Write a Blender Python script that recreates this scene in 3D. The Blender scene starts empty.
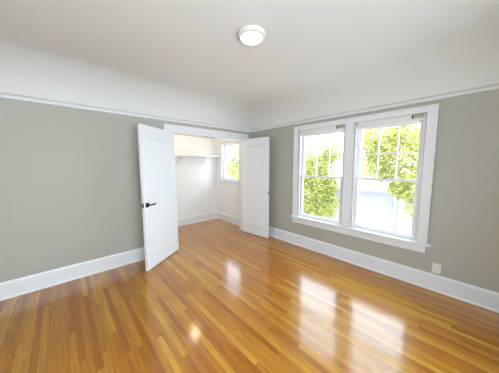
import bpy, bmesh, math, random
from mathutils import Vector, Matrix, Quaternion
random.seed(7)
S = bpy.context.scene
C = S.collection
PI = math.pi

# ------------------------------------------------------------------ camera
cd = bpy.data.cameras.new('camera'); cam = bpy.data.objects.new('camera', cd); C.objects.link(cam)
cd.sensor_fit = 'HORIZONTAL'; cd.sensor_width = 36.0; cd.lens = 205.9 / 499 * 36.0
cd.clip_start = 0.02; cd.clip_end = 200
_f = Vector((0.671671, 0.73348755, -0.10418292)); _r = Vector((0.73727377, -0.67558672, -0.00315826)); _u = Vector((0.07270114, 0.07469002, 0.99455314))
cam.matrix_world = Matrix(((_r.x, _u.x, -_f.x, -3.1705), (_r.y, _u.y, -_f.y, -3.4616), (_r.z, _u.z, -_f.z, 1.4868), (0, 0, 0, 1)))
S.camera = cam

# ------------------------------------------------------------------ sky, sun, exposure
SKY_STRENGTH = 6.0
SUN_STRENGTH = 1.5
EXPOSURE = 0.48
w = bpy.data.worlds.new('sky'); S.world = w; w.use_nodes = True
bg = w.node_tree.nodes['Background']
bg.inputs['Color'].default_value = (0.73, 0.87, 1.0, 1); bg.inputs['Strength'].default_value = SKY_STRENGTH
sd = bpy.data.lights.new('sun', 'SUN'); sd.energy = SUN_STRENGTH; sd.angle = 0.02; sd.color = (1.0, 0.93, 0.80)
sun = bpy.data.objects.new('sun', sd); C.objects.link(sun)
sun.rotation_euler = Vector((0.70, 0.10, -0.75)).to_track_quat('-Z', 'Y').to_euler()
def portal(name, loc, direction, sx, sy):
    ld = bpy.data.lights.new(name, 'AREA'); ld.shape = 'RECTANGLE'; ld.size = sx; ld.size_y = sy; ld.energy = 1
    ld.cycles.is_portal = True
    o = bpy.data.objects.new(name, ld); C.objects.link(o); o.location = loc
    o.rotation_euler = Vector(direction).to_track_quat('-Z', 'Z').to_euler()
portal('window_portal', (0.14, -2.18, 1.31), (-1, 0, 0), 1.95, 1.6)
portal('closet_window_portal', (0.14, 0.66, 1.55), (-1, 0, 0), 0.75, 1.0)
def fill_lamp(name, loc, direction, sx, sy, watts):
    ld = bpy.data.lights.new(name, 'AREA'); ld.shape = 'RECTANGLE'; ld.size = sx; ld.size_y = sy; ld.energy = watts; ld.color = (0.75, 0.88, 1.0)
    o = bpy.data.objects.new(name, ld); C.objects.link(o); o.location = loc
    o.rotation_euler = Vector(direction).to_track_quat('-Z', 'Z').to_euler()
fill_lamp('rear_fill_lamp', (-3.0, -4.42, 1.35), (0, 1, 0), 1.9, 1.4, 39)   # added fill lamp in the rear opening, brightens the room
S.view_settings.view_transform = 'Standard'; S.view_settings.look = 'None'
S.view_settings.gamma = 1.0; S.view_settings.use_curve_mapping = False
S.view_settings.exposure = EXPOSURE

# ------------------------------------------------------------------ materials
def srgb(r, g, b):
    f = lambda c: (c / 255) / 12.92 if c / 255 <= 0.04045 else ((c / 255 + 0.055) / 1.055) ** 2.4
    return (f(r), f(g), f(b), 1)
def mat(name, col, rough=0.5, metal=0.0, noise=0.03, scale=6.0, bump=0.0, bscale=80.0, spec=0.5):
    m = bpy.data.materials.new(name); m.use_nodes = True
    nt = m.node_tree; n = nt.nodes; p = n['Principled BSDF']
    p.inputs['Roughness'].default_value = rough; p.inputs['Metallic'].default_value = metal
    p.inputs['Specular IOR Level'].default_value = spec
    tc = n.new('ShaderNodeTexCoord'); nz = n.new('ShaderNodeTexNoise'); nz.inputs['Scale'].default_value = scale
    nt.links.new(tc.outputs['Object'], nz.inputs['Vector'])
    mx = n.new('ShaderNodeMix'); mx.data_type = 'RGBA'
    mx.inputs[6].default_value = tuple(c * (1 - noise) for c in col[:3]) + (1,)
    mx.inputs[7].default_value = tuple(min(1, c * (1 + noise)) for c in col[:3]) + (1,)
    nt.links.new(nz.outputs['Fac'], mx.inputs[0]); nt.links.new(mx.outputs[2], p.inputs['Base Color'])
    if bump:
        nb = n.new('ShaderNodeTexNoise'); nb.inputs['Scale'].default_value = bscale
        nt.links.new(tc.outputs['Object'], nb.inputs['Vector'])
        b = n.new('ShaderNodeBump'); b.inputs['Strength'].default_value = bump; b.inputs['Distance'].default_value = 0.004
        nt.links.new(nb.outputs['Fac'], b.inputs['Height']); nt.links.new(b.outputs['Normal'], p.inputs['Normal'])
    return m
M = {}
M['sage'] = mat('sage_wall_paint', srgb(184, 181, 169), 0.55, noise=0.012, scale=1.5, bump=0.08)
M['ceil'] = mat('ceiling_paint', srgb(230, 230, 228), 0.75, noise=0.012, scale=1.2, bump=0.08)
M['closet'] = mat('closet_wall_paint', srgb(247, 245, 242), 0.65, noise=0.01, scale=1.5, bump=0.08)
M['trim'] = mat('white_trim_paint', srgb(239, 239, 240), 0.32, noise=0.01)
M['door'] = mat('white_door_paint', srgb(241, 242, 243), 0.35, noise=0.01)
M['black'] = mat('black_metal', srgb(22, 22, 24), 0.35, 0.6)
M['steel'] = mat('brushed_steel', srgb(112, 109, 104), 0.45, 0.4)
M['plastic'] = mat('white_plastic', srgb(236, 235, 230), 0.4)
M['slot'] = mat('dark_slot', srgb(70, 68, 64), 0.6)
M['fabric'] = mat('white_blind_fabric', srgb(235, 233, 226), 0.85, bump=0.2, bscale=300)
M['tube'] = mat('tan_wood_tube', srgb(196, 178, 140), 0.6)
M['bronze'] = mat('dark_bracket', srgb(84, 72, 58), 0.5, 0.5)
M['lamp_rim'] = mat('lamp_white_rim', srgb(225, 222, 216), 0.45)
M['shingle'] = mat('roof_membrane', srgb(190, 190, 196), 0.9, noise=0.1)
M['stucco'] = mat('white_stucco', srgb(150, 146, 153), 0.9, noise=0.03, scale=3, bump=0.4, bscale=40)
M['bark'] = mat('tree_bark', srgb(128, 108, 88), 0.9, noise=0.3, scale=12, bump=0.5, bscale=30)
M['ground'] = mat('pale_concrete', srgb(214, 210, 202), 0.95, noise=0.25, scale=2)

def leafmat(name, a, b):
    m = bpy.data.materials.new(name); m.use_nodes = True; nt = m.node_tree; n = nt.nodes
    n.remove(n['Principled BSDF']); out = n['Material Output']
    g = n.new('ShaderNodeNewGeometry'); cr = n.new('ShaderNodeMix'); cr.data_type = 'RGBA'
    cr.inputs[6].default_value = a; cr.inputs[7].default_value = b
    nt.links.new(g.outputs['Random Per Island'], cr.inputs[0])
    d = n.new('ShaderNodeBsdfDiffuse'); t = n.new('ShaderNodeBsdfTranslucent'); ms = n.new('ShaderNodeMixShader')
    ms.inputs[0].default_value = 0.45
    nt.links.new(cr.outputs[2], d.inputs[0]); nt.links.new(cr.outputs[2], t.inputs[0])
    nt.links.new(d.outputs[0], ms.inputs[1]); nt.links.new(t.outputs[0], ms.inputs[2]); nt.links.new(ms.outputs[0], out.inputs[0])
    return m
M['leaf_yellow'] = leafmat('yellow_green_leaves', srgb(190, 184, 112), srgb(160, 162, 92))
M['leaf_green'] = leafmat('fresh_green_leaves', srgb(188, 186, 108), srgb(144, 152, 84))
M['leaf_pale'] = leafmat('pale_green_leaves', srgb(170, 168, 92), srgb(140, 146, 76))

def glassmat():
    m = bpy.data.materials.new('window_glass'); m.use_nodes = True; nt = m.node_tree; n = nt.nodes
    n.remove(n['Principled BSDF']); out = n['Material Output']
    t = n.new('ShaderNodeBsdfTransparent'); t.inputs[0].default_value = (0.97, 0.98, 0.98, 1)
    g = n.new('ShaderNodeBsdfGlossy'); g.inputs['Roughness'].default_value = 0.02
    lw = n.new('ShaderNodeLayerWeight'); lw.inputs[0].default_value = 0.5   # facing = 1 - |cos|
    pw = n.new('ShaderNodeMath'); pw.operation = 'POWER'; pw.inputs[1].default_value = 5; nt.links.new(lw.outputs['Facing'], pw.inputs[0])
    f = n.new('ShaderNodeMath'); f.operation = 'MULTIPLY_ADD'; f.inputs[1].default_value = 0.9; f.inputs[2].default_value = 0.025; nt.links.new(pw.outputs[0], f.inputs[0])
    ms = n.new('ShaderNodeMixShader')
    nt.links.new(f.outputs[0], ms.inputs[0]); nt.links.new(t.outputs[0], ms.inputs[1]); nt.links.new(g.outputs[0], ms.inputs[2])
    nt.links.new(ms.outputs[0], out.inputs[0]); return m
M['glass'] = glassmat()

def emitmat(name, col, s):
    m = bpy.data.materials.new(name); m.use_nodes = True; n = m.node_tree.nodes; p = n['Principled BSDF']
    p.inputs['Base Color'].default_value = (0.9, 0.9, 0.88, 1)
    p.inputs['Emission Color'].default_value = col; p.inputs['Emission Strength'].default_value = s
    tc = n.new('ShaderNodeTexCoord'); nz = n.new('ShaderNodeTexNoise'); nz.inputs['Scale'].default_value = 3
    m.node_tree.links.new(tc.outputs['Object'], nz.inputs['Vector'])
    return m
M['lens'] = emitmat('lamp_lens', (1.0, 0.95, 0.87, 1), 1.9)
M['bulb'] = emitmat('warm_bulb', (1.0, 0.82, 0.60, 1), 115.0)

def floormat():
    m = bpy.data.materials.new('oak_strip_floor'); m.use_nodes = True; nt = m.node_tree; n = nt.nodes; L = nt.links.new
    p = n['Principled BSDF']
    geo = n.new('ShaderNodeNewGeometry'); sx = n.new('ShaderNodeSeparateXYZ'); L(geo.outputs['Position'], sx.inputs[0])
    def mth(op, a, b=None):
        q = n.new('ShaderNodeMath'); q.operation = op
        for i, v in enumerate((a, b)):
            if v is None: continue
            if isinstance(v, (int, float)): q.inputs[i].default_value = v
            else: L(v, q.inputs[i])
        return q.outputs[0]
    WIDTH = 0.046
    xr = mth('DIVIDE', sx.outputs['X'], WIDTH); row = mth('FLOOR', xr); fx = mth('FRACT', xr)
    wn = n.new('ShaderNodeTexWhiteNoise'); wn.noise_dimensions = '1D'; L(row, wn.inputs['W'])
    yo = mth('ADD', mth('DIVIDE', sx.outputs['Y'], 1.15), mth('MULTIPLY', wn.outputs['Value'], 7.3))
    plank = mth('FLOOR', yo); fy = mth('FRACT', yo)
    cx = n.new('ShaderNodeCombineXYZ'); L(row, cx.inputs[0]); L(plank, cx.inputs[1])
    w2 = n.new('ShaderNodeTexWhiteNoise'); w2.noise_dimensions = '2D'; L(cx.outputs[0], w2.inputs['Vector'])
    ramp = n.new('ShaderNodeValToRGB'); L(w2.outputs['Value'], ramp.inputs[0])
    e = ramp.color_ramp.elements
    cols = [(0.0, srgb(166, 98, 6)), (0.25, srgb(181, 112, 10)), (0.55, srgb(190, 123, 14)), (0.8, srgb(201, 138, 24)), (1.0, srgb(213, 157, 46))]
    e[0].position, e[0].color = cols[0]; e[1].position, e[1].color = cols[-1]
    for pos, c in cols[1:-1]:
        q = e.new(pos); q.color = c
    # grain stretched along the strip, shifted per plank
    mp = n.new('ShaderNodeCombineXYZ')
    L(mth('ADD', mth('MULTIPLY', sx.outputs['X'], 60.0), mth('MULTIPLY', w2.outputs['Value'], 90.0)), mp.inputs[0])
    L(mth('MULTIPLY', sx.outputs['Y'], 3.0), mp.inputs[1])
    nz = n.new('ShaderNodeTexNoise'); nz.inputs['Scale'].default_value = 1.0; nz.inputs['Detail'].default_value = 4; L(mp.outputs[0], nz.inputs['Vector'])
    gr = n.new('ShaderNodeMapRange'); L(nz.outputs['Fac'], gr.inputs[0]); gr.inputs[1].default_value = 0.3; gr.inputs[2].default_value = 0.75; gr.inputs[3].default_value = 0.70; gr.inputs[4].default_value = 1.12
    # seams between the strips
    gap = mth('MULTIPLY', mth('GREATER_THAN', fx, 0.018), mth('GREATER_THAN', fy, 0.0022))
    gapv = mth('ADD', mth('MULTIPLY', gap, 0.5), 0.5)
    mul = n.new('ShaderNodeMix'); mul.data_type = 'RGBA'; mul.blend_type = 'MULTIPLY'; mul.inputs[0].default_value = 1
    L(ramp.outputs[0], mul.inputs[6])
    gg = mth('MULTIPLY', gr.outputs[0], gapv); cc = n.new('ShaderNodeCombineXYZ')
    for i in range(3): L(gg, cc.inputs[i])
    L(cc.outputs[0], mul.inputs[7]); L(mul.outputs[2], p.inputs['Base Color'])
    p.inputs['Roughness'].default_value = 0.32
    p.inputs['Coat Weight'].default_value = 1.0; p.inputs['Coat Roughness'].default_value = 0.135; p.inputs['Coat IOR'].default_value = 1.58; p.inputs['Specular IOR Level'].default_value = 0.15
    # slightly wavy strips: every strip is tilted a touch, so reflections break up
    nb = n.new('ShaderNodeTexNoise'); nb.inputs['Scale'].default_value = 5.0; L(geo.outputs['Position'], nb.inputs['Vector'])
    b = n.new('ShaderNodeBump'); b.inputs['Strength'].default_value = 0.10; b.inputs['Distance'].default_value = 0.02
    hh = mth('ADD', mth('MULTIPLY', gap, 0.05), nb.outputs['Fac'])
    L(hh, b.inputs['Height']); L(b.outputs['Normal'], p.inputs['Normal']); L(b.outputs['Normal'], p.inputs['Coat Normal'])
    return m
M['floor'] = floormat()

# ------------------------------------------------------------------ helpers
def box(bm, x0, x1, y0, y1, z0, z1, bevel=0.0, seg=2):
    vs = [bm.verts.new((x, y, z)) for x in sorted((x0, x1)) for y in sorted((y0, y1)) for z in sorted((z0, z1))]
    fs = [bm.faces.new([vs[i] for i in q]) for q in ((0, 1, 3, 2), (4, 6, 7, 5), (0, 4, 5, 1), (2, 3, 7, 6), (0, 2, 6, 4), (1, 5, 7, 3))]
    if bevel:
        es = list({e for f in fs for e in f.edges})
        bmesh.ops.bevel(bm, geom=es, offset=bevel, segments=seg, affect='EDGES', profile=0.5)
def lathe(bm, prof, seg=32, axis='Z', org=(0, 0, 0)):
    rings = []
    for r, h in prof:
        ring = []
        for k in range(seg):
            a = 2 * PI * k / seg; c, s = r * math.cos(a), r * math.sin(a)
            v = {'Z': (c, s, h), 'Y': (c, h, s), 'X': (h, c, s)}[axis]
            ring.append(bm.verts.new(Vector(v) + Vector(org)))
        rings.append(ring)
    for a, b in zip(rings, rings[1:]):
        for k in range(seg): bm.faces.new((a[k], a[(k + 1) % seg], b[(k + 1) % seg], b[k]))
    bm.faces.new(rings[0]); bm.faces.new(rings[-1])
def tube(bm, pts, rad, seg=8):
    pts = [Vector(p) for p in pts]; rad = rad if isinstance(rad, (list, tuple)) else [rad] * len(pts)
    rings = []
    for i, p in enumerate(pts):
        d = (pts[min(i + 1, len(pts) - 1)] - pts[max(i - 1, 0)]).normalized()
        a = d.orthogonal().normalized() if i == 0 else (rings_a - d * rings_a.dot(d)).normalized()
        rings_a = a; b = d.cross(a)
        rings.append([bm.verts.new(p + rad[i] * (math.cos(2 * PI * k / seg) * a + math.sin(2 * PI * k / seg) * b)) for k in range(seg)])
    for a, b in zip(rings, rings[1:]):
        for k in range(seg): bm.faces.new((a[k], a[(k + 1) % seg], b[(k + 1) % seg], b[k]))
    bm.faces.new(rings[0]); bm.faces.new(rings[-1])
def extrude_profile(bm, prof, p0, p1, out):
    """prof: (distance out from the wall, height); swept from p0 to p1 (both on the wall line)."""
    p0, p1, out = Vector(p0), Vector(p1), Vector(out)
    A = [bm.verts.new(p0 + out * d + Vector((0, 0, h))) for d, h in prof]
    B = [bm.verts.new(p1 + out * d + Vector((0, 0, h))) for d, h in prof]
    n = len(prof)
    for i in range(n): bm.faces.new((A[i], A[(i + 1) % n], B[(i + 1) % n], B[i]))
    bm.faces.new(A); bm.faces.new(B)
def wloc(o):
    v = Vector((0, 0, 0))
    while o is not None: v += o.location; o = o.parent
    return v
def obj(name, bm, m, parent=None, origin=None, local=False, smooth=False, label=None):
    """links the bmesh as one mesh object; world coordinates unless local."""
    bmesh.ops.recalc_face_normals(bm, faces=bm.faces)
    me = bpy.data.meshes.new(name)
    o = bpy.data.objects.new(name, me); C.objects.link(o)
    if parent is not None: o.parent = parent
    if origin is not None and not local: o.location = Vector(origin) - (wloc(parent) if parent else Vector((0, 0, 0)))
    if not local: bmesh.ops.translate(bm, vec=-wloc(o), verts=bm.verts)
    bm.to_mesh(me); bm.free(); me.materials.append(m)
    if smooth:
        for f in me.polygons: f.use_smooth = True
        me.set_sharp_from_angle(angle=math.radians(35))
    if label: o['label'] = label
    return o
def empty(name, loc, rz=0.0, parent=None):
    o = bpy.data.objects.new(name, None); C.objects.link(o); o.empty_display_size = 0.1
    if parent is not None: o.parent = parent; o.location = Vector(loc) - wloc(parent)
    else: o.location = loc
    o.rotation_euler = (0, 0, rz); return o
def tag(o, label, cat, group=None, kind=None):
    o['label'] = label; o['category'] = cat
    if group: o['group'] = group
    if kind: o['kind'] = kind
    return o
NB = bmesh.new
def wall_boxes(bm, axis, t0, t1, u0, u1, z0, z1, holes):
    """slab with rectangular holes; axis 'x': the slab is thin in x and runs in y."""
    us = sorted({u0, u1, *[h[0] for h in holes], *[h[1] for h in holes]}); zs = sorted({z0, z1, *[h[2] for h in holes], *[h[3] for h in holes]})
    for a, b in zip(us, us[1:]):
        run = None
        for c, d in zip(zs, zs[1:]):
            um, zm = (a + b) / 2, (c + d) / 2
            if any(h[0] < um < h[1] and h[2] < zm < h[3] for h in holes): continue
            if axis == 'x': box(bm, t0, t1, a, b, c, d)
            else: box(bm, a, b, t0, t1, c, d)
def structure(o, label=None, cat=None):
    o['kind'] = 'structure'
    if label: o['label'] = label
    if cat: o['category'] = cat
    return o

# ------------------------------------------------------------------ room shell
X0, Y0 = -4.4, -4.4            # far corners of the room behind the camera
CD = 1.355                     # back of the closet
CL = -2.05                     # left end of the closet
OX0, OX1, OZ = -1.7475, -0.197, 2.032    # closet opening
ZR, ZC = 2.209, 2.645           # underside of picture rail, flat ceiling
WIN = [(-2.125, -1.31, 0.53, 2.075), (-3.045, -2.25, 0.53, 2.075)]
CWIN = (0.26, 1.085, 1.085, 2.03)
RWIN = (-4.0, -2.0, 0.6, 2.1)

bm = NB(); box(bm, X0 - .15, 0.15, Y0 - .15, CD + .12, -0.12, 0); structure(obj('floor', bm, M['floor']), 'glossy honey oak strip floor running into the open closet', 'floor')
bm = NB(); wall_boxes(bm, 'y', 0, 0.06, X0, 0, 0, ZC + .1, [(OX0, OX1, 0, OZ)])
structure(obj('wall_left', bm, M['sage']), 'sage grey wall on the left with the closet opening', 'wall')
bm = NB(); wall_boxes(bm, 'x', 0, 0.15, Y0, 0.06, 0, ZC + .1, [(-3.045, -1.31, 0.53, 2.075)])
structure(obj('wall_right', bm, M['sage']), 'sage grey wall on the right around the large window', 'wall')
bm = NB(); wall_boxes(bm, 'y', Y0 - .15, Y0, X0 - .15, 0.15, 0, ZC + .1, [RWIN])
structure(obj('wall_rear', bm, M['sage']), 'sage grey wall behind the camera', 'wall')
bm = NB(); box(bm, X0 - .15, X0, Y0, 0.12, 0, ZC + .1)
structure(obj('wall_side', bm, M['sage']), 'sage grey wall left of the camera', 'wall')
# closet walls
bm = NB(); wall_boxes(bm, 'y', 0.06, 0.12, CL - .1, 0, 0, 2.5, [(OX0, OX1, 0, OZ)])
structure(obj('wall_closet_front', bm, M['closet']), 'white inner face of the closet front wall', 'wall')
bm = NB(); wall_boxes(bm, 'x', 0, 0.15, 0.06, CD + .12, 0, 2.5, [CWIN])
structure(obj('wall_closet_right', bm, M['closet']), 'white closet wall with the small window', 'wall')
bm = NB(); box(bm, CL - .1, 0, CD, CD + .12, 0, 2.5)
structure(obj('wall_closet_back', bm, M['closet']), 'white closet back wall behind the shelf', 'wall')
bm = NB(); box(bm, CL - .1, CL, 0.12, CD, 0, 2.5)
structure(obj('wall_closet_left', bm, M['closet']), 'white closet end wall hidden behind the left door', 'wall')
bm = NB(); box(bm, CL - .1, 0.15, 0.06, CD + .12, 2.5, 2.6)
structure(obj('ceiling_closet', bm, M['closet']), 'white ceiling inside the closet', 'ceiling')

# coved ceiling: flat field, cove swept round the four walls
bm = NB()
CV, ZS = 0.52, ZR + 0.03
prof = [(0, ZS)]
for k in range(1, 17):
    t = k / 16 * PI / 2
    prof.append((CV * (1 - math.cos(t)), ZS + (ZC - ZS) * math.sin(t)))
prof.append((CV + 0.03, ZC)); prof.append((CV + 0.25, ZC))
rings = []
for d, h in prof:
    rings.append([bm.verts.new(v) for v in ((X0 + d, Y0 + d, h), (-d, Y0 + d, h), (-d, -d, h), (X0 + d, -d, h))])
for a, b in zip(rings, rings[1:]):
    for k in range(4): bm.faces.new((a[k], a[(k + 1) % 4], b[(k + 1) % 4], b[k]))
bm.faces.new(rings[-1])
o = structure(obj('ceiling', bm, M['ceil'], smooth=True), 'white plaster ceiling with coved edges above the picture rail', 'ceiling')
sol = o.modifiers.new('thickness', 'SOLIDIFY'); sol.thickness = 0.05; sol.offset = 0
for f in o.data.polygons: f.use_smooth = True
for e in o.data.edges:          # only the mitres between two walls' coves are creased
    a, b = (o.data.vertices[i].co.z for i in e.vertices)
    e.use_edge_sharp = abs(a - b) > 1e-6
bm = NB(); box(bm, X0 - .15, 0.15, Y0 - .15, 0.06, ZC + .1, ZC + .2)
structure(obj('roof_slab', bm, M['ceil']), 'roof slab over the room', 'roof')

# picture rail (one trim piece per wall)
RP = [(0, ZR), (0.012, ZR), (0.016, ZR + .008), (0.016, ZR + .016), (0.020, ZR + .020), (0.022, ZR + .027), (0.016, ZR + .032), (0, ZR + .032)]
for nm, p0, p1, out, lb in (('trim_1', (X0, 0, 0), (0, 0, 0), (0, -1, 0), 'white picture rail along the left wall above the closet'),
                            ('trim_2', (0, 0, 0), (0, Y0, 0), (-1, 0, 0), 'white picture rail along the right wall above the window'),
                            ('trim_3', (X0, Y0, 0), (0, Y0, 0), (0, 1, 0), 'white picture rail on the wall behind the camera'),
                            ('trim_4', (X0, 0, 0), (X0, Y0, 0), (1, 0, 0), 'white picture rail on the blank side wall')):
    bm = NB(); extrude_profile(bm, RP, p0, p1, out); structure(obj(nm, bm, M['trim']), lb, 'trim')
# baseboards with a bevelled cap and a shoe
BP = [(0, 0), (0.030, 0), (0.030, 0.006), (0.026, 0.015), (0.018, 0.019), (0.018, 0.172), (0.014, 0.182), (0.010, 0.186), (0.007, 0.196), (0, 0.196)]
for nm, p0, p1, out, lb in (('baseboard_left', (X0, 0, 0), (-1.89, 0, 0), (0, -1, 0), 'tall white baseboard along the left wall'),
                            ('baseboard_right', (0, 0, 0), (0, Y0, 0), (-1, 0, 0), 'tall white baseboard under the large window'),
                            ('baseboard_rear', (X0, Y0, 0), (0, Y0, 0), (0, 1, 0), 'tall white baseboard behind the camera'),
                            ('baseboard_side', (X0, 0, 0), (X0, Y0, 0), (1, 0, 0), 'tall white baseboard on the blank side wall'),
                            ('baseboard_closet_back', (CL, CD, 0), (0, CD, 0), (0, -1, 0), 'white baseboard on the closet back wall'),
                            ('baseboard_closet_right', (0, 0.12, 0), (0, CD, 0), (-1, 0, 0), 'white baseboard under the small closet window')):
    bm = NB(); extrude_profile(bm, BP, p0, p1, out); structure(obj(nm, bm, M['trim']), lb, 'baseboard')

# closet opening: casing and jamb lining
t5 = empty('trim_5', (-1.0, 0, 0)); structure(t5, 'white casing framing the closet opening under the picture rail', 'trim')
bm = NB(); box(bm, -1.887, -0.045, -0.020, 0, 2.030, 2.156, 0.002); obj('head_casing', bm, M['trim'], t5)
bm = NB(); box(bm, -1.887, -1.805, -0.015, 0, 0, 2.030, 0.002); obj('side_casing', bm, M['trim'], t5)
bm = NB(); box(bm, -0.197, -0.125, -0.015, 0, 0, 2.030, 0.002); obj('side_casing', bm, M['trim'], t5)
bm = NB(); box(bm, OX0 - .001, OX1 + .001, 0.0, 0.12, OZ - .012, OZ + .001); obj('head_jamb', bm, M['trim'], t5)
bm = NB(); box(bm, OX0 - .001, OX0 + .012, 0.0, 0.12, 0, OZ - .012); obj('side_jamb', bm, M['trim'], t5)
bm = NB(); box(bm, OX1 - .012, OX1 + .001, 0.0, 0.12, 0, OZ - .012); obj('side_jamb', bm, M['trim'], t5)
for x in (-1.0 - .075, -1.0 + .075):
    bm = NB(); box(bm, x - .052, x + .052, 0.035, 0.065, OZ - .018, OZ - .012, 0.001); lathe(bm, [(0.012, OZ - .021), (0.009, OZ - .017)], 16, 'Z', (x, 0.05, 0))
    obj('catch_plate', bm, M['steel'], t5, label='small grey metal catch plate under the head of the closet opening')

# ------------------------------------------------------------------ windows
def sash(parent, y0, y1, z0, z1, x0, x1, st, top, bot, cols, rows, lock=False, lift=False):
    """sash frame in the x0..x1 plane with glass and muntins (x grows outward)."""
    bm = NB()
    box(bm, x0, x1, y0, y0 + st, z0, z1, .002); box(bm, x0, x1, y1 - st, y1, z0, z1, .002)
    box(bm, x0, x1, y0 + st, y1 - st, z1 - top, z1, .002); box(bm, x0, x1, y0 + st, y1 - st, z0, z0 + bot, .002)
    s = obj('sash', bm, M['trim'], parent)
    xm = (x0 + x1) / 2; a, b, c, d = y0 + st, y1 - st, z0 + bot, z1 - top
    bm = NB(); box(bm, xm - .002, xm + .002, a - .004, b + .004, c - .004, d + .004); obj('glass', bm, M['glass'], s)
    for k in range(1, cols):
        y = a + (b - a) * k / cols; bm = NB(); box(bm, x0 + .004, x1 - .004, y - .009, y + .009, c, d, .003); obj('muntin', bm, M['trim'], s)
    for k in range(1, rows):
        z = c + (d - c) * k / rows; bm = NB(); box(bm, x0 + .003, x1 - .003, a, b, z - .009, z + .009, .003); obj('muntin', bm, M['trim'], s)
    if lock:
        y = (y0 + y1) / 2; bm = NB(); box(bm, x0 - .004, x0 + .022, y - .03, y + .03, z1, z1 + .008, .002); lathe(bm, [(.012, z1 + .006), (.012, z1 + .016), (.009, z1 + .019)], 16, 'Z', (x0 + .01, y, 0)); box(bm, x0 - .02, x0 + .008, y - .005, y + .005, z1 + .010, z1 + .017, .001)
        obj('sash_lock', bm, M['steel'], s)
    return s

w1 = empty('window_1', (0, -2.18, 0.53)); structure(w1, 'wide white double-hung window pair on the right wall', 'window')
TX = -0.020
# casings: back band, flat, inner bead
def casing_v(y0, y1, z0, z1, outer):
    bm = NB(); box(bm, TX, 0, y0, y1, z0, z1, .002)
    if outer > 0: box(bm, TX - .010, 0, y1 - .020, y1, z0, z1, .003); box(bm, TX - .006, 0, y0, y0 + .014, z0, z1, .003)
    if outer < 0: box(bm, TX - .010, 0, y0, y0 + .020, z0, z1, .003); box(bm, TX - .006, 0, y1 - .014, y1, z0, z1, .003)
    if outer == 0: box(bm, TX - .006, 0, y0, y0 + .014, z0, z1, .003); box(bm, TX - .006, 0, y1 - .014, y1, z0, z1, .003)
    return bm
obj('side_casing', casing_v(-1.31, -1.213, 0.545, 2.160, 1), M['trim'], w1)
obj('side_casing', casing_v(-3.143, -3.045, 0.545, 2.160, -1), M['trim'], w1)
obj('mullion', casing_v(-2.25, -2.125, 0.545, 2.085, 0), M['trim'], w1)
bm = NB(); box(bm, TX, 0, -3.045, -1.31, 2.085, 2.160, .002); box(bm, TX - .010, 0, -3.123, -1.233, 2.142, 2.160, .003); obj('head_casing', bm, M['trim'], w1)
bm = NB(); box(bm, -0.060, 0.0, -3.180, -1.185, 0.522, 0.546, .006, 3); box(bm, -0.01, 0.14, -3.045, -1.31, 0.530, 0.545); obj('stool', bm, M['trim'], w1)
bm = NB(); box(bm, -0.020, 0, -3.130, -1.209, 0.425, 0.522, .002); box(bm, -0.024, 0, -3.130, -1.209, 0.425, 0.437, .003); box(bm, -0.030, 0, -3.130, -1.209, 0.508, 0.522, .003); obj('apron', bm, M['trim'], w1)
bm = NB(); box(bm, 0.0, 0.15, -2.25, -2.125, 0.53, 2.075); obj('mullion_post', bm, M['trim'], w1)
for (a, b, z0, z1) in WIN:
    bm = NB()   # stops and jamb lining
    for y0, y1 in ((a, a + .014), (b - .014, b)): box(bm, 0.0, 0.15, y0, y1, 0.545, z1); 
    for y0, y1 in ((a + .014, a + .026), (b - .026, b - .014)): box(bm, 0.0, 0.030, y0, y1, 0.545, z1 - .06, .003)
    obj('jamb_liner', bm, M['trim'], w1)
    bm = NB(); box(bm, 0.012, 0.15, a + .014, b - .014, 2.010, z1); obj('head_jamb', bm, M['trim'], w1)
    sash(w1, a + .016, b - .016, 1.262, 2.012, 0.080, 0.116, 0.052, 0.030, 0.036, 3, 2)
    sash(w1, a + .016, b - .016, 0.546, 1.300, 0.036, 0.072, 0.052, 0.036, 0.052, 1, 1, lock=True)
# small sash lift at the lower right corner of the right hand window
bm = NB(); box(bm, 0.018, 0.036, -3.022, -2.985, 0.552, 0.590, .004); obj('vent_stop', bm, M['trim'], w1)

w2 = empty('window_2', (0, 0.65, 1.085)); structure(w2, 'small white double-hung window inside the closet', 'window')
a, b, z0, z1 = CWIN
bm = NB(); box(bm, -.018, 0, b, b + .060, 1.10, 2.10, .002); box(bm, -.026, 0, b + .045, b + .060, 1.10, 2.10, .003); obj('side_casing', bm, M['trim'], w2)
bm = NB(); box(bm, -.018, 0, a - .085, a, 1.10, 2.10, .002); box(bm, -.026, 0, a - .085, a - .067, 1.10, 2.10, .003); obj('side_casing', bm, M['trim'], w2)
bm = NB(); box(bm, -.018, 0, a, b, z1, 2.10, .002); obj('head_casing', bm, M['trim'], w2)
bm = NB(); box(bm, -.045, 0, a - .10, b + .072, 1.078, 1.10, .005); box(bm, -.01, .14, a, b, 1.085, 1.10); obj('stool', bm, M['trim'], w2)
bm = NB(); box(bm, -.018, 0, a - .085, b + .060, 0.995, 1.078, .002); obj('apron', bm, M['trim'], w2)
bm = NB()
for y0, y1 in ((a, a + .012), (b - .012, b)): box(bm, 0, .15, y0, y1, 1.10, z1)
box(bm, 0, .15, a + .012, b - .012, z1 - .012, z1); obj('jamb_liner', bm, M['trim'], w2)
sash(w2, a + .013, b - .013, 1.575, z1 - .013, .080, .112, .034, .030, .03, 3, 2)
sash(w2, a + .013, b - .013, 1.101, 1.605, .038, .070, .034, .03, .045, 1, 1, lock=True)

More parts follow.
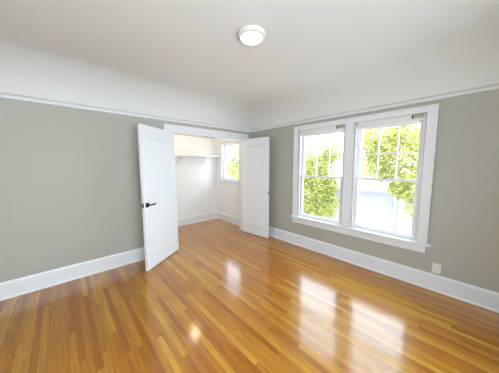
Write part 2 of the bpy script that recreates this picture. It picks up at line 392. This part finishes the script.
w3 = empty('added_window', (-3.0, Y0, 0.6)); structure(w3, 'white fixed window added behind the camera around the fill lamp', 'window')  # unseen window, added as an opening for the fill lamp
a, b, z0, z1 = RWIN
bm = NB()
box(bm, a - .09, a, Y0, Y0 + .02, z0 - .1, z1 + .09); box(bm, b, b + .09, Y0, Y0 + .02, z0 - .1, z1 + .09); box(bm, a, b, Y0, Y0 + .02, z1, z1 + .09); box(bm, a, b, Y0, Y0 + .03, z0 - .1, z0)
obj('casing', bm, M['trim'], w3)
for q in range(3):
    x0 = a + (b - a) * q / 3; x1 = a + (b - a) * (q + 1) / 3
    bm = NB(); box(bm, x0, x0 + .05, Y0 - .09, Y0 - .05, z0, z1); box(bm, x1 - .05, x1, Y0 - .09, Y0 - .05, z0, z1); box(bm, x0 + .05, x1 - .05, Y0 - .09, Y0 - .05, z0, z0 + .05); box(bm, x0 + .05, x1 - .05, Y0 - .09, Y0 - .05, z1 - .05, z1)
    s = obj('sash', bm, M['trim'], w3)
    bm = NB(); box(bm, x0 + .046, x1 - .046, Y0 - .072, Y0 - .068, z0 + .046, z1 - .046); obj('glass', bm, M['glass'], s)

# ------------------------------------------------------------------ closet doors
DH, DT = 2.020, 0.035
def door(name, hinge, ang, s0, label, lever, DW=0.748):
    """local x runs from hinge to free edge, local -y is the face the camera sees (for door_1), z up."""
    root = empty(name, (hinge[0], hinge[1], 0.012), ang); structure(root, label, 'door')
    st, tr, br = 0.112, 0.150, 0.235
    x0, x1 = s0, DW; z1 = DH - .004
    bm = NB()
    box(bm, x0, x0 + st, 0, DT, 0, z1, .0015); box(bm, x1 - st, x1, 0, DT, 0, z1, .0015)
    box(bm, x0 + st, x1 - st, 0, DT, 0, br, .0015); box(bm, x0 + st, x1 - st, 0, DT, z1 - tr, z1, .0015)
    obj('door_frame', bm, M['door'], root, local=True)
    a, b, c, d = x0 + st, x1 - st, br, z1 - tr
    bm = NB(); box(bm, a - .003, b + .003, 0.011, DT - .011, c - .003, d + .003)
    obj('door_panel', bm, M['door'], root, local=True)
    bm = NB()   # sloped sticking around the panel, both faces
    for yf, yp in ((0.001, 0.0115), (DT - .001, DT - .0115)):
        o_ = [(a, c), (b, c), (b, d), (a, d)]; i_ = [(a + .014, c + .014), (b - .014, c + .014), (b - .014, d - .014), (a + .014, d - .014)]
        ov = [bm.verts.new((x, yf, z)) for x, z in o_]; iv = [bm.verts.new((x, yp, z)) for x, z in i_]; wv = [bm.verts.new((x, yp, z)) for x, z in o_]
        for k in range(4):
            n_ = (k + 1) % 4
            bm.faces.new((ov[k], ov[n_], iv[n_], iv[k])); bm.faces.new((wv[k], iv[k], iv[n_], wv[n_])); bm.faces.new((ov[k], wv[k], wv[n_], ov[n_]))
    obj('panel_moulding', bm, M['door'], root, local=True)
    zh = 0.928; xh = x1 - .060
    if lever:
        for face, sg in ((0.0, -1), (DT, 1)):
            bm = NB(); box(bm, xh - .031, xh + .031, face, face + sg * .009, zh - .031, zh + .031, .003)
            h = obj('handle', bm, M['black'], root, local=True, label='black metal lever handle on a square rose')
            bm = NB(); lathe(bm, [(.013, face + sg * .008), (.011, face + sg * .020), (.010, face + sg * .052)], 16, 'Y', (xh, 0, zh)); obj('spindle', bm, M['black'], h, local=True, smooth=True)
            bm = NB(); box(bm, xh - .120, xh + .011, face + sg * .042, face + sg * .055, zh - .010, zh + .010, .004); obj('lever', bm, M['black'], h, local=True)
        bm = NB(); box(bm, x1 - .0005, x1 + .002, .006, DT - .006, zh - .030, zh + .030, .0006); box(bm, x1 + .001, x1 + .009, .011, DT - .011, zh - .010, zh + .010, .002)
        obj('latch', bm, M['black'], root, local=True, label='black latch plate on the door edge')
    else:
        bm = NB(); box(bm, x1 - .0005, x1 + .002, .006, DT - .006, zh - .030, zh + .030, .0006); obj('strike_plate', bm, M['bronze'], root, local=True, label='dark strike plate on the door edge')
        for zz in (z1 - .19, .02):
            bm = NB(); box(bm, x1 - .0005, x1 + .0015, .008, DT - .008, zz, zz + .17, .0006); box(bm, x1 + .001, x1 + .005, .014, DT - .014, zz + .06, zz + .09, .001); obj('flush_bolt', bm, M['plastic'], root, local=True)
    for zz in (.16, .97, 1.76):
        yk = DT + .006 if lever else DT + .006
        bm = NB(); lathe(bm, [(.006, zz), (.006, zz + .09)], 12, 'Z', (x0 - .004, yk, 0)); box(bm, x0 - .002, x0 + .03, DT - .0005, DT + .002, zz, zz + .09); obj('hinge', bm, M['steel'], root, local=True)
    return root
# door_1 : direction (cos a, -sin a) with a = 2.530 ; seen face normal (0.574, -0.819)
a1 = -2.530
# local +x = (cos, sin)(a1);  local -y must be the seen face -> local y = rotated +90 deg = (-sin a1, cos a1) = (.574,-.819): flip by mirroring
def mirror_y(root):
    for ch in root.children:
        for q in (ch, *ch.children):
            me = q.data
            for v in me.vertices: v.co.y = -v.co.y
            me.flip_normals()
d1 = door('door_1', (OX0 + .574 * .034, -.819 * .034), a1, 0.0, 'white one-panel closet door with black lever, swung open at left', True, 0.785); mirror_y(d1)
# door_2 : nearly square to the wall, seen face looks left (-x)
a2 = -1.470
d2 = door('door_2', (-0.264, -0.004), a2, 0.022, 'white one-panel closet door standing open beside the window wall', False)
# local -y for a2: (sin a2, -cos a2) = (-1, -.03): already the seen face

# ------------------------------------------------------------------ ceiling lamp
LX, LY = -1.862, -2.065
lt = empty('ceiling_light', (LX, LY, ZC - .026)); tag(lt, 'round white flush ceiling light glowing on the plaster ceiling', 'ceiling light')
zc = ZC - .026
bm = NB(); lathe(bm, [(.118, zc), (.122, zc - .006), (.120, zc - .022), (.112, zc - .034), (.096, zc - .040), (.093, zc - .036)], 48, 'Z', (LX, LY, 0)); obj('lamp_rim', bm, M['lamp_rim'], lt, smooth=True)
bm = NB(); lathe(bm, [(.0935, zc - .036), (.092, zc - .042), (.082, zc - .050), (.06, zc - .056), (.03, zc - .059), (.006, zc - .060)], 48, 'Z', (LX, LY, 0)); obj('lamp_lens', bm, M['lens'], lt, smooth=True, label='glowing white domed lens')
# warm bulb inside the closet, up behind the head of the opening
cl = empty('closet_light', (-1.15, 0.62, 2.5)); tag(cl, 'small warm bulb fixture on the closet ceiling behind the opening head', 'ceiling light')
bm = NB(); lathe(bm, [(.055, 2.5), (.055, 2.48), (.04, 2.462), (.022, 2.455), (.022, 2.43)], 32, 'Z', (-1.15, .62, 0)); obj('lamp_holder', bm, M['plastic'], cl, smooth=True)
bm = NB(); lathe(bm, [(.014, 2.43), (.020, 2.415), (.032, 2.39), (.033, 2.372), (.024, 2.352), (.006, 2.344)], 24, 'Z', (-1.15, .62, 0)); obj('bulb', bm, M['bulb'], cl, smooth=True)

# ------------------------------------------------------------------ closet shelf on brackets
SZ, SD = 1.694, 0.215
bm = NB(); box(bm, CL, 0, CD - SD, CD, SZ, SZ + .032, .002)
tag(obj('closet_shelf', bm, M['trim'], origin=(-1.0, CD, SZ)), 'long white shelf across the closet back wall', 'shelf')
def bracket(x, label):
    r = empty('shelf_bracket', (x, CD, SZ - .2)); tag(r, label, 'bracket', 'closet shelf brackets')
    bm = NB(); box(bm, x - .016, x + .016, CD - .006, CD, SZ - .20, SZ - .001, .001); obj('wall_arm', bm, M['trim'], r)
    bm = NB(); box(bm, x - .016, x + .016, CD - SD + .02, CD - .004, SZ - .005, SZ - .001, .001); obj('shelf_arm', bm, M['trim'], r)
    bm = NB(); tube(bm, [(x, CD - .006, SZ - .17), (x, CD - .05, SZ - .13), (x, CD - SD + .05, SZ - .03), (x, CD - SD + .035, SZ - .006)], .011, 8); obj('brace', bm, M['trim'], r, smooth=True)
bracket(-0.41, 'white triangular shelf bracket nearest the closet window')
bracket(-1.085, 'white triangular shelf bracket beside the left open door')

# ------------------------------------------------------------------ roller blinds rolled up at the window heads
def blind(y0, y1, label):
    zc_ = 2.052; xc = -0.004
    r = empty('roller_blind', (xc, (y0 + y1) / 2, zc_)); tag(r, label, 'roller blind', 'roller blinds over the window pair')
    ys = y0 + .128
    bm = NB(); lathe(bm, [(.031, ys), (.032, ys + .002), (.032, y1 - .034), (.031, y1 - .032)], 32, 'Y', (xc, 0, zc_)); box(bm, xc - .033, xc - .0305, ys, y1 - .032, zc_ - .036, zc_, .001); obj('fabric_roll', bm, M['fabric'], r, smooth=True)
    bm = NB(); box(bm, xc - .037, xc - .027, ys, y1 - .032, zc_ - .054, zc_ - .034, .004); obj('hem_bar', bm, M['fabric'], r)
    bm = NB(); lathe(bm, [(.017, y0 + .012), (.017, y1 - .012)], 20, 'Y', (xc, 0, zc_)); obj('roller_tube', bm, M['tube'], r, smooth=True, label='tan wooden roller tube')
    bm = NB(); lathe(bm, [(.018, ys - .016), (.021, ys - .013), (.021, ys - .001)], 20, 'Y', (xc, 0, zc_)); obj('end_cap', bm, M['bronze'], r, smooth=True, label='dark end cap on the roller')
    for y in (y0 + .002, y1 - .012):
        bm = NB(); box(bm, xc - .020, xc + .020, y, y + .010, zc_ - .022, 2.075, .002); obj('bracket', bm, M['plastic'], r)
blind(-2.125 + .014, -1.31 - .014, 'white roller blind rolled up above the left window')
blind(-3.045 + .014, -2.25 - .014, 'white roller blind rolled up above the right window')

# ------------------------------------------------------------------ wall outlet
ot = empty('wall_outlet', (0, -3.243, 0.272)); tag(ot, 'white electrical outlet plate on the sage wall right of the window', 'outlet')
bm = NB(); box(bm, -.007, 0, -3.281, -3.205, .214, .330, .003); obj('plate', bm, M['plastic'], ot)
for z in (.247, .297):
    bm = NB(); lathe(bm, [(.017, -.0085), (.017, -.006)], 24, 'X', (0, -3.243, z)); rc = obj('receptacle', bm, M['plastic'], ot)
    bm = NB(); box(bm, -.0090, -.0080, -3.251, -3.249, z - .002, z + .007); box(bm, -.0090, -.0080, -3.237, -3.235, z - .002, z + .007); obj('slot', bm, M['slot'], rc)

# ------------------------------------------------------------------ outside
GZ = -3.2
bm = NB(); box(bm, 0.4, 45, -25, 40, GZ - .2, GZ); structure(obj('ground', bm, M['ground']), 'pale concrete yard below the windows', 'ground')
g = empty('neighbor_garage', (7.5, -2.0, GZ)); tag(g, 'white stucco garage seen through the right window behind the tree', 'building')
bm = NB(); box(bm, 5.6, 10.0, -6.0, 2.6, GZ, 0.40, .02); obj('wall', bm, M['stucco'], g)
bm = NB(); box(bm, 5.52, 10.08, -6.08, 2.68, 0.40, 0.52, .02); obj('parapet_cap', bm, M['stucco'], g)
bm = NB(); tube(bm, [(5.56, -1.62, 0.36), (5.55, -1.62, -1.2), (5.55, -1.62, GZ + .1)], .045, 12); obj('downpipe', bm, M['shingle'], g, smooth=True)

def tree(name, label, base, height, blobs, nleaf, size, m, group=None, cat='tree', trunk_r=0.09):
    """blobs: list of (centre, radii); a trunk with branches to the blobs, and leaf blades in them."""
    r = empty(name, base); tag(r, label, cat, group)
    rnd = random.Random(hash(label) % 1000 if False else sum(map(ord, label)))
    b0 = Vector(base); top = Vector((base[0] + .15, base[1] - .1, base[2] + height))
    bm = NB(); tube(bm, [b0, b0.lerp(top, .3) + Vector((.05, .04, 0)), b0.lerp(top, .65) + Vector((-.05, .03, 0)), top], [trunk_r, trunk_r * .8, trunk_r * .6, trunk_r * .35], 10); obj('trunk', bm, M['bark'], r, smooth=True)
    for c, rad in blobs:
        c = Vector(c)
        for q in range(2):
            e = c + Vector((rnd.uniform(-.7, .7) * rad[0], rnd.uniform(-.7, .7) * rad[1], rnd.uniform(-.2, .8) * rad[2]))
            s = b0.lerp(top, min(.95, max(.3, (c.z - rad[2] - b0.z) / height)))
            mid = s.lerp(e, .5) + Vector((rnd.uniform(-.15, .15), rnd.uniform(-.15, .15), .15))
            bm = NB(); tube(bm, [s, mid, e], [trunk_r * .35, trunk_r * .22, trunk_r * .08], 6); obj('branch', bm, M['bark'], r, smooth=True)
    bm = NB(); vol = [(x[1][0] * x[1][1] * x[1][2]) ** 0.72 for x in blobs]; tot = sum(vol)
    for (c, rad), v in zip(blobs, vol):
        n_ = int(nleaf * v / tot)
        clumps = [(Vector([rnd.gauss(0, 1) for _ in range(3)]).normalized() * (rnd.random() ** .35)) for _ in range(max(6, n_ // 22))]
        for k in range(n_):
            u = rnd.choice(clumps) + Vector((rnd.gauss(0, .13), rnd.gauss(0, .13), rnd.gauss(0, .13)))
            p = Vector(c) + Vector((u.x * rad[0], u.y * rad[1], u.z * rad[2]))
            qd = Quaternion(Vector([rnd.gauss(0, 1) for _ in range(3)]).normalized(), rnd.uniform(0, 2 * PI))
            L_ = size * rnd.uniform(.7, 1.3); W_ = L_ * .42
            vs = [bm.verts.new(p + qd @ Vector(t)) for t in ((0, 0, 0), (W_ * .5, L_ * .4, .06 * L_), (0, L_, 0), (-W_ * .5, L_ * .4, .06 * L_))]
            bm.faces.new(vs)
    bmn = obj('foliage', bm, m, r)
    return r
GRP = 'trees outside the windows'
tree('tree', 'yellow-green tree leaning over the garage in the right window', (4.5, -2.6, GZ), 5.2,
     [((4.3, -1.5, 2.3), (.7, .75, .75)), ((4.4, -2.2, 1.9), (.8, .7, .9)), ((4.2, -2.32, .9), (.5, .40, .6)), ((4.2, -2.5, .2), (.4, .36, .4)), ((4.5, -1.5, 1.4), (.6, .6, .45)), ((4.5, -1.2, 1.9), (.5, .4, .6)), ((4.2, -1.7, .95), (.35, .36, .25)), ((4.2, -1.95, .85), (.35, .3, .35)), ((4.2, -2.12, .65), (.4, .26, .42))], 9500, .11, M['leaf_yellow'], GRP, trunk_r=.06)
tree('tree', 'leafy green tree filling the left window above its sill', (4.2, .8, GZ), 4.6,
     [((4.1, .36, .9), (.7, .55, .75)), ((4.2, .9, 1.1), (.8, .65, .8)), ((4.1, .75, .0), (.8, .9, .7)), ((4.0, .26, -.05), (.5, .44, .7)), ((4.0, 1.0, -.3), (.5, .8, .5)), ((4.0, .15, .8), (.5, .38, .5)), ((4.3, 1.6, .9), (.8, .6, .8)), ((4.4, .25, 2.0), (.4, .35, .5)), ((4.5, 1.0, 1.75), (.6, 1.1, .35))], 17000, .10, M['leaf_green'], GRP)
tree('tree', 'tall yellowish tree beyond the garage in the right window', (13.5, 1.0, GZ), 6.0,
     [((13.5, 2.3, 3.0), (1.6, 1.7, 1.9)), ((13.5, -.4, 3.0), (1.6, 1.7, 1.9)), ((13.5, 1.0, .6), (1.8, 2.5, 1.5)), ((13.5, -1.0, .5), (1.6, 1.4, 1.4))], 6500, .20, M['leaf_pale'], GRP, trunk_r=.16)
tree('tree', 'low pale tree far off behind the leafy tree of the left window', (15.5, 7.6, GZ), 4.6,
     [((15.5, 6.4, 1.5), (1.2, 1.5, 1.5)), ((15.5, 8.9, 1.2), (1.2, 1.8, 1.6)), ((15.5, 7.6, -.2), (1.2, 2.2, 1.4))], 7000, .20, M['leaf_pale'], GRP, trunk_r=.12)
tree('tree', 'green tree showing through the small closet window', (5.6, 7.2, GZ), 5.6,
     [((5.5, 6.2, 1.0), (.9, .9, 1.0)), ((5.5, 7.3, 1.3), (.9, 1.0, 1.1)), ((5.6, 8.3, 1.2), (.9, .8, 1.1)), ((6.0, 7.2, 2.6), (.9, 1.2, .7)), ((5.4, 6.6, .1), (.9, 1.2, .6))], 9500, .13, M['leaf_green'], GRP)
